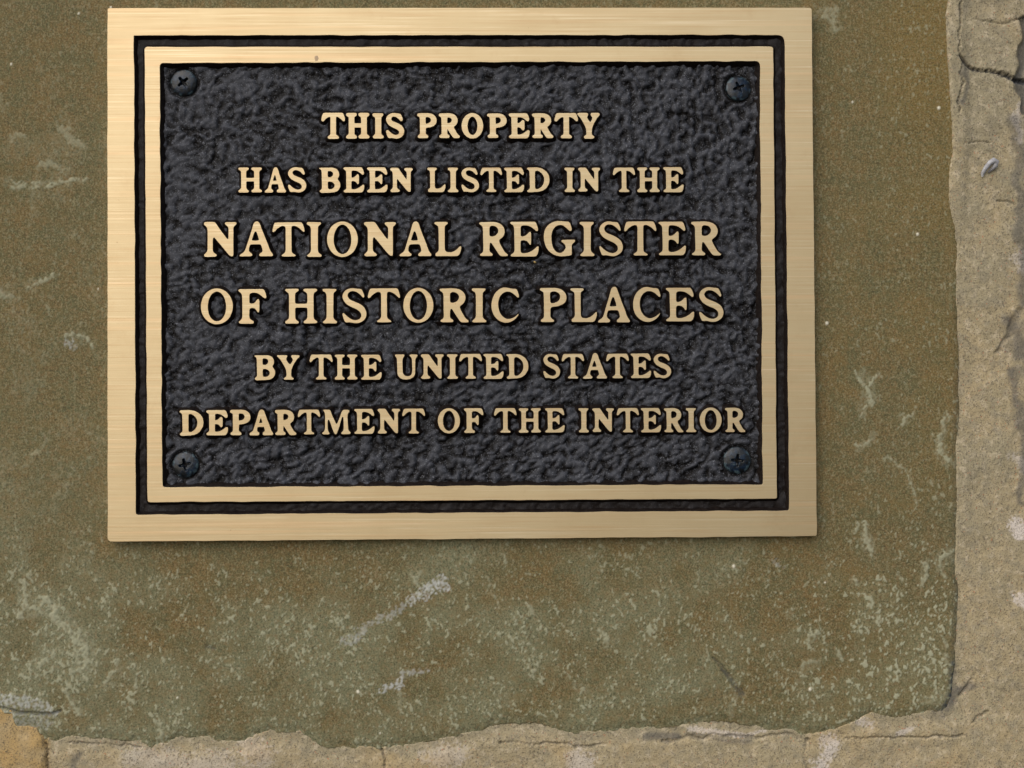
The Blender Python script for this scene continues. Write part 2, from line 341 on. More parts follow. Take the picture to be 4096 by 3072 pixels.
veins = [([(120,1150),(160,1125),(210,1100),(230,1095)],9,12,.8),([(60,750),(90,742)],16,14,.8),([(130,748),(165,742)],15,13,.8),([(195,752),(240,735),(300,720),(345,716)],9,6,.85),
 ([(40,560),(60,540),(90,545)],16,10,.5),([(250,520),(285,560),(320,585)],22,14,.55),([(170,655),(215,665),(250,690)],16,10,.5),([(265,1340),(310,1338),(345,1350),(375,1395)],9,7,.85),([(0,1185),(55,1190)],16,8,.6),([(190,1225),(205,1260)],8,6,.5),
 ([(95,2325),(105,2380),(95,2435),(85,2465)],10,12,.9),([(100,2420),(150,2435),(170,2455)],12,8,.85),([(195,2405),(225,2440),(210,2475),(255,2500),(280,2530),(300,2560),(330,2575),(345,2610),(340,2650),(320,2680)],18,14,.95),([(285,2520),(300,2600),(315,2660)],9,7,.8),
 ([(155,2670),(190,2640),(215,2625),(200,2610)],12,8,.7),([(255,2745),(275,2790),(300,2835),(310,2860)],6,10,.8),([(475,2640),(460,2680),(440,2700),(415,2730)],6,8,.75),([(540,2720),(548,2755)],5,5,.6),([(618,2880),(640,2895),(655,2945)],9,14,.85),
 ([(450,2140),(475,2160),(500,2170)],12,8,.35),([(3420,1485),(3440,1520),(3455,1545)],6,8,.85),([(3515,1495),(3490,1530),(3470,1560),(3480,1600),(3490,1620)],6,12,.95),([(3480,1620),(3450,1650),(3440,1670)],8,5,.85),([(3420,1775),(3460,1780),(3485,1755)],7,6,.8),
 ([(3760,1740),(3755,1770),(3765,1815),(3790,1840)],10,9,.95),([(3795,1655),(3770,1690),(3775,1725)],7,10,.85),([(3565,1835),(3600,1870),(3640,1930),(3665,1995),(3660,2030),(3645,2050)],4,5,.75),([(3610,1700),(3620,1670),(3650,1660)],8,6,.8),
 ([(3460,2085),(3465,2130),(3470,2170),(3480,2210)],9,12,.95),([(3430,2095),(3420,2130)],8,7,.8),([(3760,2260),(3765,2230),(3800,2215),(3820,2200)],9,7,.9),([(3765,2290),(3780,2310)],8,8,.8),([(3700,2255),(3710,2300),(3690,2340)],10,8,.8),
 ([(3420,2300),(3430,2335)],10,8,.75),([(3235,2560),(3250,2540),(3270,2530)],11,7,.85),([(3205,2690),(3215,2650),(3270,2640)],9,10,.6),([(3350,2610),(3370,2640)],12,8,.8),([(3590,2300),(3610,2325)],9,6,.6),([(3240,2280),(3235,2310),(3215,2340)],4,5,.6),
 ([(3770,2540),(3780,2580)],6,9,.7),([(3780,2610),(3790,2650)],10,8,.7),([(2790,2290),(2790,2340),(2800,2365)],5,4,.5),([(1640,2290),(1665,2315)],6,6,.55),([(1690,2280),(1670,2320),(1672,2345)],6,4,.55),([(1950,2310),(1960,2340),(1940,2370)],6,5,.5),([(1960,2370),(1985,2400),(1995,2430)],4,5,.5),([(2120,2430),(2135,2460)],11,7,.6),
 ([(2395,2525),(2420,2550),(2425,2580)],8,12,.9),([(2320,2770),(2330,2745)],9,9,.75),([(2270,2690),(2280,2710)],7,6,.8),([(1590,2770),(1598,2840)],12,5,.5),([(2830,2590),(2838,2640)],5,5,.5),([(3300,60),(3335,40),(3330,80),(3345,120)],22,9,.6)]
vein = np.zeros_like(u)
for p, w0, w1, k in veins:
    sg = seg(u+3*n1+2*n5, v+3*n4+2*nf, p, w0*1.35, w1*1.35)
    vein = np.maximum(vein, sstep(0.10, 0.65, sg+0.18*nf+0.12*n5)*sstep(0, 0.12, sg)*k*np.clip(0.82+0.20*nf+0.22*n5, 0.2, 1))
pale *= 0.55
patch = np.maximum(pale, vein)
pale = np.clip(np.maximum(np.maximum(pale*0.62, vein*0.72), np.maximum(flake*0.60*(0.35+0.65*lowq+0.3*rightq), brok*0.10*(0.35+0.65*leftq)*np.clip(0.5+0.5*n5+0.4*n2, 0, 1))), 0, 1)
fleckpts = [(3755,432,9),(3670,937,8),(3410,408,6),(315,54,6),(444,30,6),(45,257,6),(1432,2766,9),(1520,2932,5),(2934,2264,9),(3240,2757,9),(393,1156,5),(3307,1293,9),(710,2790,5),(1850,2130,4),(3300,2330,5)]
fleck = np.zeros_like(u)
for fu, fv, fr in fleckpts: fleck = np.maximum(fleck, 1-sstep(fr*0.35, fr*0.95, np.hypot(u-fu, (v-fv)*0.85)))
crev = np.maximum(seg(u+3*n1, v+3*n4, [(2850,2625),(2900,2690),(2935,2740),(2970,2780)], 5, 22), seg(u+3*n1, v+3*n4, [(0,2835),(110,2850),(200,2860),(250,2845)], 12, 10))
crev = np.maximum(crev, 0.7*seg(u, v, [(3780,2860),(3815,2780),(3815,2700)], 40, 12))
crev = np.maximum(crev, 0.6*seg(u+4*n1, v+4*n4, [(820,2590),(850,2600)], 22, 14))
grime_shade = np.clip(0.55*seg(u+8*n1, v+8*n4, [(3745,2860),(3790,2820),(3812,2760),(3818,2640)], 46, 18)*np.clip(0.8+0.35*n5, 0.2, 1)+sstep(0.05, 0.75, crev)*0.6*np.clip(0.7+0.5*n5, 0.2, 1)+0.28*sstep(40, 2, dr)*sstep(1200, 1800, v)*np.clip(0.8+0.4*n5, 0, 1.3), 0, 1)  # corner grime, plus painted shade in crevices and down the lower right edge
green = np.clip(0.55*sstep(75, 10, db+8*n1)*(0.75+0.3*n4)+0.02+0.62*sstep(1900, 2900, v+160*n3)+0.22*sstep(700, 100, u)*sstep(1200, 2200, v)-0.25*sstep(2300, 3500, u)+0.22*n3*lowq+0.16*n4*lowq+0.06*n1*lowq, 0, 0.95)
ochre = np.clip(0.55*sstep(3380, 3760, u)*sstep(900, 100, v)*(0.8+0.25*n1)+0.32*sstep(3300, 3750, u)*sstep(1500, 600, v)+0.24*sstep(2900, 3600, u)*sstep(0.0, 1.1, n3+0.6), 0, 0.8)
ridges = sstep(0.15, 1.0, patch)
h = 0.00010*n3+0.00002*n1*(1+lowq)+0.000015*n2+0.00001*n5
h += 0.00010*flake*(0.5+lowq)+0.00010*brok*0.5+0.00018*ridges-0.0008*sstep(0.05, 0.9, crev)+0.00008*chalk+0.0003*fleck
h -= 0.0005*sstep(30, -4, dr)**2+0.0010*sstep(60, 0, db)**2*(0.6+0.4*sstep(0, 0.5, n4))
h -= 0.00000*dd + 0.012*sstep(0, -26, dd)
_, _, uu, vv = None, None, u, v
under = (u > 470) & (u < 3205) & (v > 75) & (v < 2105)
keep = (dd > -34) & ~under
me = grid(xs, zs, -h, keep, [M_STONE], 'stone', dict(pale=pale, chalk=chalk, grime_shade=grime_shade, green=green, ochre=ochre, fleck=fleck))
wpart('stone', me, 'broad olive green stone block with pale scuffs, carrying the plaque')

# --- mortar
mx = samp(T_b, u/6+200, v/6+90); my = samp(T_c, u/4+50, v/4+300); mz = samp(T_d, u/4+100, v/4)
cr = np.zeros_like(u)
for pts, a, b in [([(3900,70),(3935,88),(3980,90),(4020,92),(4070,80),(4120,60)],5,7),([(3846,240),(3865,265),(3900,285),(3950,290),(4000,298),(4050,312),(4075,318),(4130,330)],13,15),
                  ([(3850,0),(3838,60),(3834,110),(3840,170),(3846,245),(3838,330),(3834,450)],4,3),([(1520,2990),(1530,3020),(1532,3140)],5,5),([(190,2975),(188,3020),(200,3140)],7,7),
                  ([(2000,2975),(2100,2978),(2250,2976),(2420,2978)],4,7),([(3225,2960),(3222,3000),(3226,3140)],6,5),([(3380,2955),(3600,2950),(3780,2945),(3850,2930)],4,5),([(3890,2895),(3960,2850)],5,6),
                  ([(2650,2965),(2800,2950),(2950,2950),(3060,2945),(3150,2935),(3200,2960)],10,8),([(3880,575),(3960,565)],4,4),([(270,2965),(420,2978),(560,2985)],4,4),([(3990,800),(4060,830)],5,5),([(3900,2700),(3880,2750),(3850,2790)],8,10)]:
    cr = np.maximum(cr, sstep(0.0, 0.9, seg(u+5*mx+2*mz, v+5*samp(T_b, u/6+9, v/6+300)+2*mz, pts, a*1.15, b*1.15))*np.clip(0.85+0.35*samp(T_b, u/9+9, v/9+30), 0.3, 1))
main_crack = sstep(0.15, 0.8, seg(u+5*mx+2*mz, v+5*my+3*mz, [(3846,235),(3862,262),(3885,280),(3910,287),(3950,290),(4000,298),(4050,312),(4075,318),(4130,330)], 9, 11))*np.clip(0.85+0.3*mz, 0.3, 1)
dark_right = sstep(0.1, 0.8, seg(u+8*mx, v+8*my, [(4110,70),(4100,160),(4090,350),(4105,440)], 34, 20))
dark_right = np.maximum(dark_right, sstep(0.1, 0.9, seg(u+8*mx, v+8*my, [(4085,1240),(4030,1330),(3990,1400)], 30, 14))*0.5)
lap = sstep(1000, 700, v)
mo = -0.0004-0.0003*sstep(2600, 2900, v)+lap*0.0014*sstep(70, 10, np.abs(dr+5))+0.00028*my+0.00010*mx+0.00003*mz
mo -= 0.0018*main_crack+0.0011*cr+0.002*dark_right
mo -= 0.0008*sstep(60, 140, -dr-180)*sstep(1300, 1200, v)
mo += 0.0006*sstep(20, 70, -db)
edge_r = sstep(4, 26, dr)*(1-lap)+sstep(-2, 22, dr+3*mx)*lap if False else sstep(0, 26, dr-8*lap)
inside = np.minimum(dr, db)
mo -= 0.012*sstep(6, 34, inside-10*lap)
white = np.zeros_like(u)
for pts, a, b, k in [([(3290,2975),(3330,2980),(3280,3060),(3270,3140)],26,40,.8),([(3600,2925),(3640,2920)],16,12,.6),([(3440,2890),(3480,2910)],16,18,.6),([(2770,2915),(2900,2920),(3050,2925)],16,8,.6),
                     ([(4060,2100),(4096,2140)],34,30,.9),([(4060,2400),(4110,2420)],34,30,.8),([(2300,3030),(2330,3060)],50,60,.55),([(1000,3000),(1050,3030)],60,50,.4),([(1750,3040),(1830,3020)],60,50,.4),
                     ([(4070,1020),(4096,1060)],32,30,.55),([(4075,420),(4090,560)],20,14,.5),([(4060,1850),(4096,1880)],26,26,.5),([(560,3040),(900,3060)],60,60,.35)]:
    sg = seg(u+10*mx, v+10*my, pts, a*1.3, b*1.3)
    white = np.maximum(white, sstep(0.05, 0.7, sg+0.28*mz+0.12*mx)*sstep(0, 0.2, sg)*k*0.75)
mochre = np.clip((0.62+0.2*mx)*sstep(215, 175, u)*sstep(2700, 2850, v)+0.25*sstep(0.5, 1.5, my)*sstep(2800, 2900, v), 0, 0.9)
mgrime_shade = np.clip(0.55*seg(u+8*n1, v+8*n4, [(3745,2860),(3790,2820),(3812,2760),(3818,2640)], 46, 18)*np.clip(0.8+0.35*n5, 0.2, 1)+0.8*main_crack+0.42*cr+0.75*dark_right, 0, 1)  # corner grime, plus the shade of cracks and right-hand gap put into the colour
for pts, a, b, k in [([(280,3055),(300,3030)],40,30,.5),([(3790,2820),(3830,2760),(3870,2730)],40,30,.6),([(2600,2950),(2650,2945),(2700,2950)],30,22,.6),([(2740,2940),(3000,2940)],10,20,.4),([(4020,1380),(4096,1300)],50,60,.35),([(4080,1480),(4096,2000)],40,34,.55),([(4075,480),(4100,1200)],45,40,.5),([(4040,1290),(4090,1400)],50,60,.6),([(3850,250),(3850,420)],22,14,.5),([(4085,600),(4096,900)],40,30,.5)]:
    mgrime_shade = np.maximum(mgrime_shade, sstep(0.0, 0.8, seg(u+12*mx, v+12*my, pts, a, b))*k)
greyed = np.clip(0.7*sstep(-70, 5, inside+8*mx)*sstep(2400, 2700, v)+0.65*sstep(1500, 200, v)+0.3*my*sstep(2600, 2000, v)+0.25*sstep(0.3, 1.2, mx), 0, 0.85)
left_piece = sstep(200, 184, u)
keepm = (inside < 44) & (u > 190)
keepm &= ~((u < 100) & (v < 2500))
me = grid(xs, zs, -mo, keepm & (inside > -1500), [M_MORTAR], 'mortar', dict(white=white, ochre=mochre, grime_shade=mgrime_shade, greyed=greyed))
wpart('mortar', me)
mo2 = mo+0.0004-0.001*sstep(165, 190, u+4*mx)
keepo = (inside < 44) & (u < 200) & (v > 2500)
me = grid(xs, zs, -mo2, keepo, [M_MORTAR], 'ochre_stone', dict(white=white, ochre=mochre, grime_shade=mgrime_shade, greyed=greyed*0))
wpart('corner_stone', me, 'orange ochre stone in the bottom left corner of the wall')

# small grey piece sticking out of the mortar: a bent strip with a hollow
def tube_np(path, rad, k=10):
    vs, qs = [], []
    path = [np.array(p, float) for p in path]
    for i, p in enumerate(path):
        t = path[min(i+1, len(path)-1)]-path[max(i-1, 0)]; t /= np.linalg.norm(t)
        a = np.cross(t, [0, 1, 0]); a /= np.linalg.norm(a); b = np.cross(t, a)
        for j in range(k):
            an = 2*math.pi*j/k; vs.append(p+rad[i]*(math.cos(an)*a+0.8*math.sin(an)*b))
    for i in range(len(path)-1):
        for j in range(k):
            qs.append((i*k+j, i*k+(j+1) % k, (i+1)*k+(j+1) % k, (i+1)*k+j))
    n = len(vs)
    for ring in (0, len(path)-1):
        vs.append(path[ring]); c = len(vs)-1
        for j in range(0, k, 2):
            qs.append((c, ring*k+j, ring*k+(j+1) % k, ring*k+(j+2) % k))
    return np.array(vs), np.array(qs)
path = []; rad = []
for (a, b, y, r) in [(3928,706,-.0003,3),(3926,696,-.0012,6),(3936,675,-.0018,7),(3952,655,-.0020,8),(3968,645,-.0021,9),(3978,650,-.0018,9),(3976,665,-.0014,8),(3965,678,-.0006,5),(3955,690,.0004,4)]:
    qx, qz = P(a, b, 0); path.append((float(qx), y, float(qz))); rad.append(r*1.35*PX)
vv_, qq_ = tube_np(path, rad)
wpart('embedded_fragment', mesh_np('embedded_fragment', vv_, qq_, [M_GREY]), 'small bent grey fragment set in the mortar right of the stone')

# ------------------------------------------------------------------ the plaque
F = 0.0048                                      # front face of the borders and letters, in front of the wall
PAN = F-0.0021                                  # level of the recessed field
CZ = -0.11475                                   # base of the plaque
plq = thing('bronze_plaque', 'rectangular bronze plaque with raised lettering on a dark pebbled field, screwed to the stone', 'plaque', (0, -F/2, CZ))
def ppart(name, me, label=None):
    o = obj(name, me, plq); o.location = (0, F/2, -CZ)
    if label: o['label'] = label
    return o
rng = np.random.default_rng(11)
def loop_rect(c, y, n_per=None, rad=10, wob=0.0, seed=0, chamfer=None):
    """closed loop TL, TR, BR, BL (clockwise seen from the front) in world x/z, densified, corners rounded"""
    c = [np.array(p, float) for p in c]; pts = []
    rads = rad if isinstance(rad, (list, tuple)) else [rad]*4
    for i in range(4):
        p, q, r_, s_ = c[i-1], c[i], c[(i+1) % 4], rads[i]
        a = (p-q)/np.linalg.norm(p-q); b = (r_-q)/np.linalg.norm(r_-q)
        A = q+a*s_; B = q+b*s_
        for t in np.linspace(0, 1, 7): pts.append((1-t)**2*A+2*t*(1-t)*q+t*t*B)
        nq = c[(i+1) % 4]+(q-c[(i+1) % 4])/np.linalg.norm(q-c[(i+1) % 4])*rads[(i+1) % 4]
        L = 300 if i % 2 == 0 else 220
        for t in np.linspace(0, 1, L+2)[1:-1]: pts.append(B*(1-t)+nq*t)
    pts = np.array(pts)
    if wob:
        r = np.random.default_rng(seed); n = len(pts)
        k = np.fft.rfftfreq(n)*n
        s = np.fft.irfft(np.fft.rfft(r.standard_normal(n))*np.exp(-(k/95)**2)*(k > 8), n); s /= s.std()
        nxt = np.roll(pts, -2, 0)-np.roll(pts, 2, 0); nrm = np.stack([-nxt[:, 1], nxt[:, 0]], 1); nrm /= np.linalg.norm(nrm, axis=1)[:, None]
        pts = pts+nrm*(s*wob)[:, None]
    x, z = P(pts[:, 0], pts[:, 1], y)
    return np.stack([x, z], 1)
def offset(loop, d):
    """move a closed loop along its normals; positive d grows a clockwise loop (x right, z up)"""
    e = np.roll(loop, -1, 0)-loop; e /= np.maximum(np.linalg.norm(e, axis=1), 1e-9)[:, None]
    n = np.stack([-e[:, 1], e[:, 0]], 1)
    m = n+np.roll(n, 1, 0); L = np.linalg.norm(m, axis=1)[:, None]; m /= np.maximum(L, 0.4)
    return loop+m*d/np.maximum(L/2, 0.7)
def ring_frame(outer, inner, name, slope_in, slope_out, depth_out, parent_label=None):
    n = len(outer)
    rows = []; mats = []
    o0 = offset(outer, slope_out); o1 = offset(outer, 0.00012)
    i1 = offset(inner, -0.00010); i0 = offset(inner, -slope_in)
    yo = -(F-0.00012)
    def lay(l, y): return np.stack([l[:, 0], np.full(n, y), l[:, 1]], 1)
    stack = [(lay(o0, -(F-depth_out)), 0), (lay(o1, yo), 0), (lay(outer, -F), 1), (lay(inner, -F), 1), (lay(i1, yo), 2), (lay(i0, -PAN+0.0006), 2)]
    V = np.concatenate([s[0] for s in stack]); Q = []; MI = []
    j = np.arange(n); k = (j+1) % n
    for r in range(len(stack)-1):
        Q.append(np.stack([r*n+j, r*n+k, (r+1)*n+k, (r+1)*n+j], 1)); MI.append(np.full(n, [2 if slope_out > 0.0005 else 1, 1, 1, 1, 2][r]-1))
    V2 = V
    me = mesh_np(name, V2, np.concatenate(Q), [M_BRONZE, M_SIDE], False, None, np.concatenate(MI))
    return me
L_OUT = loop_rect([(430, 33), (3246, 31), (3267, 2144), (431, 2166)], -F, rad=[8, 10, 8, 16], wob=0.45, seed=1)
L_OIN = loop_rect([(535, 141), (3139, 139), (3158, 2043), (543, 2060)], -F, rad=[5, 32, 8, 10], wob=0.7, seed=2)
L_MOUT = loop_rect([(579, 188), (3092, 187), (3107, 1994), (590, 2008)], -F, rad=[14, 10, 6, 10], wob=0.5, seed=3)
L_MIN = loop_rect([(638, 252), (3040, 244), (3052, 1938), (649, 1950)], -F, rad=[16, 22, 8, 10], wob=0.85, seed=4)
ppart('outer_border', ring_frame(L_OUT, L_OIN, 'outer_border', 0.0021, 0.00035, 0.0046))
ppart('inner_border', ring_frame(L_MOUT, L_MIN, 'inner_border', 0.0021, 0.0019, F-PAN+0.0006))

# screws: (u, v, radius, turn of the cross, lean)
SCREWS = [(733, 330, 54, 38, (0.05, 0.06)), (2955, 351, 53, 22, (-0.10, -0.14)), (740, 1859, 53, 14, (0.0, -0.03)), (2949, 1842, 56, -4, (0.06, 0.02))]

# recessed field as relief
def relief(name, u0, v0, u1, v1, step, mat, groove=False):
    xa, za = P(u0, v1, -PAN); xb, zb_ = P(u1, v0, -PAN)
    xs = np.arange(float(xa), float(xb), step); zs = np.arange(float(za), float(zb_), step)
    X, Z = np.meshgrid(xs, zs); a, b = UV(X, Z, -PAN)
    wx = samp(W1, a/5, b/5)*14; wy = samp(W2, a/5, b/5)*14
    lo = samp(W1, a/14+40, b/14); lo2 = samp(W2, a/14, b/14+60)
    qa, qb = (a+0.3*wx)/4, (b+0.3*wy)/4
    w1_ = np.clip(0.25+0.75*sstep(1350, 1750, b)+0.3*lo, 0, 1); w2_ = np.clip(0.9*sstep(1900, 2800, a)*sstep(1500, 300, b)+0.2*lo2, 0, 1)
    f = samp(G1, qa, qb)*(1-w1_)+samp(G2, qa, qb)*w1_
    f = f*(1-w2_)+samp(G3, qa, qb)*w2_
    nz_ = samp(G5, qa, qb)
    bl = np.clip(0.78*f+0.10*nz_+0.04*lo, -0.3, 1.3)
    amp = 0.50+0.50*sstep(600, 2500, a+0.5*b)+0.12*lo2
    zz = np.clip((bl-bl.mean())/bl.std(), -2.6, 2.6)
    hh = 0.00046*amp*zz+0.00003*samp(G4, a/3, b/3)
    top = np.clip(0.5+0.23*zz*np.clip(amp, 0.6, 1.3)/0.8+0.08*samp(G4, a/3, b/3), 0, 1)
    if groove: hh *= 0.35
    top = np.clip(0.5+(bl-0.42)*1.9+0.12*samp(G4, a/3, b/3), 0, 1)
    for su, sv, sr, _, _ in SCREWS:
        px, pz = P(su, sv, -PAN-0.001); r = np.hypot(X-px, Z-pz)/PX
        k = sstep(sr*1.35, sr*1.02, r); hh = hh*(1-k)+(-0.0009)*k
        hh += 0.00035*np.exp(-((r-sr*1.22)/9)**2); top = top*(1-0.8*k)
    return X, Z, a, b, xs, zs, hh, top
G1 = pebbles(21, 5.6, ax=0.88, az=1.12, ang=R(12)); G2 = pebbles(22, 5.9, ax=0.74, az=1.25, ang=R(-32)); G3 = pebbles(23, 6.1, ax=1.15, az=0.85); G5 = tile(27, 6, 26)
for q_ in (G1, G2, G3):                                # soften the creases a little
    q_ += 0; f_ = np.fft.fft2(q_); k_ = np.fft.fftfreq(1024); f_ *= np.exp(-((k_[:, None]**2+k_[None, :]**2)*(1.45**2)))
    q_[:] = np.real(np.fft.ifft2(f_))
G4 = tile(24, 1.6, 4); W1 = tile(25, 10, 70); W2 = tile(26, 10, 70)
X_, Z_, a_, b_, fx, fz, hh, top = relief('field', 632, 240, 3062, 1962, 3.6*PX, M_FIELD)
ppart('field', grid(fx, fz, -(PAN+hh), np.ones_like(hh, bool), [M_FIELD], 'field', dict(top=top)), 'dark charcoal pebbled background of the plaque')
X_, Z_, a_, b_, fx, fz, hh, top = relief('groove', 525, 130, 3172, 2072, 5.0*PX, M_GROOVE, True)
kp = ~((a_ > 615) & (a_ < 3068) & (b_ > 225) & (b_ < 1966))
ppart('groove', grid(fx, fz, -(PAN+0.0003+hh), kp, [M_GROOVE], 'groove', dict(top=top*0.7)), 'brown black channel between the two bronze borders')

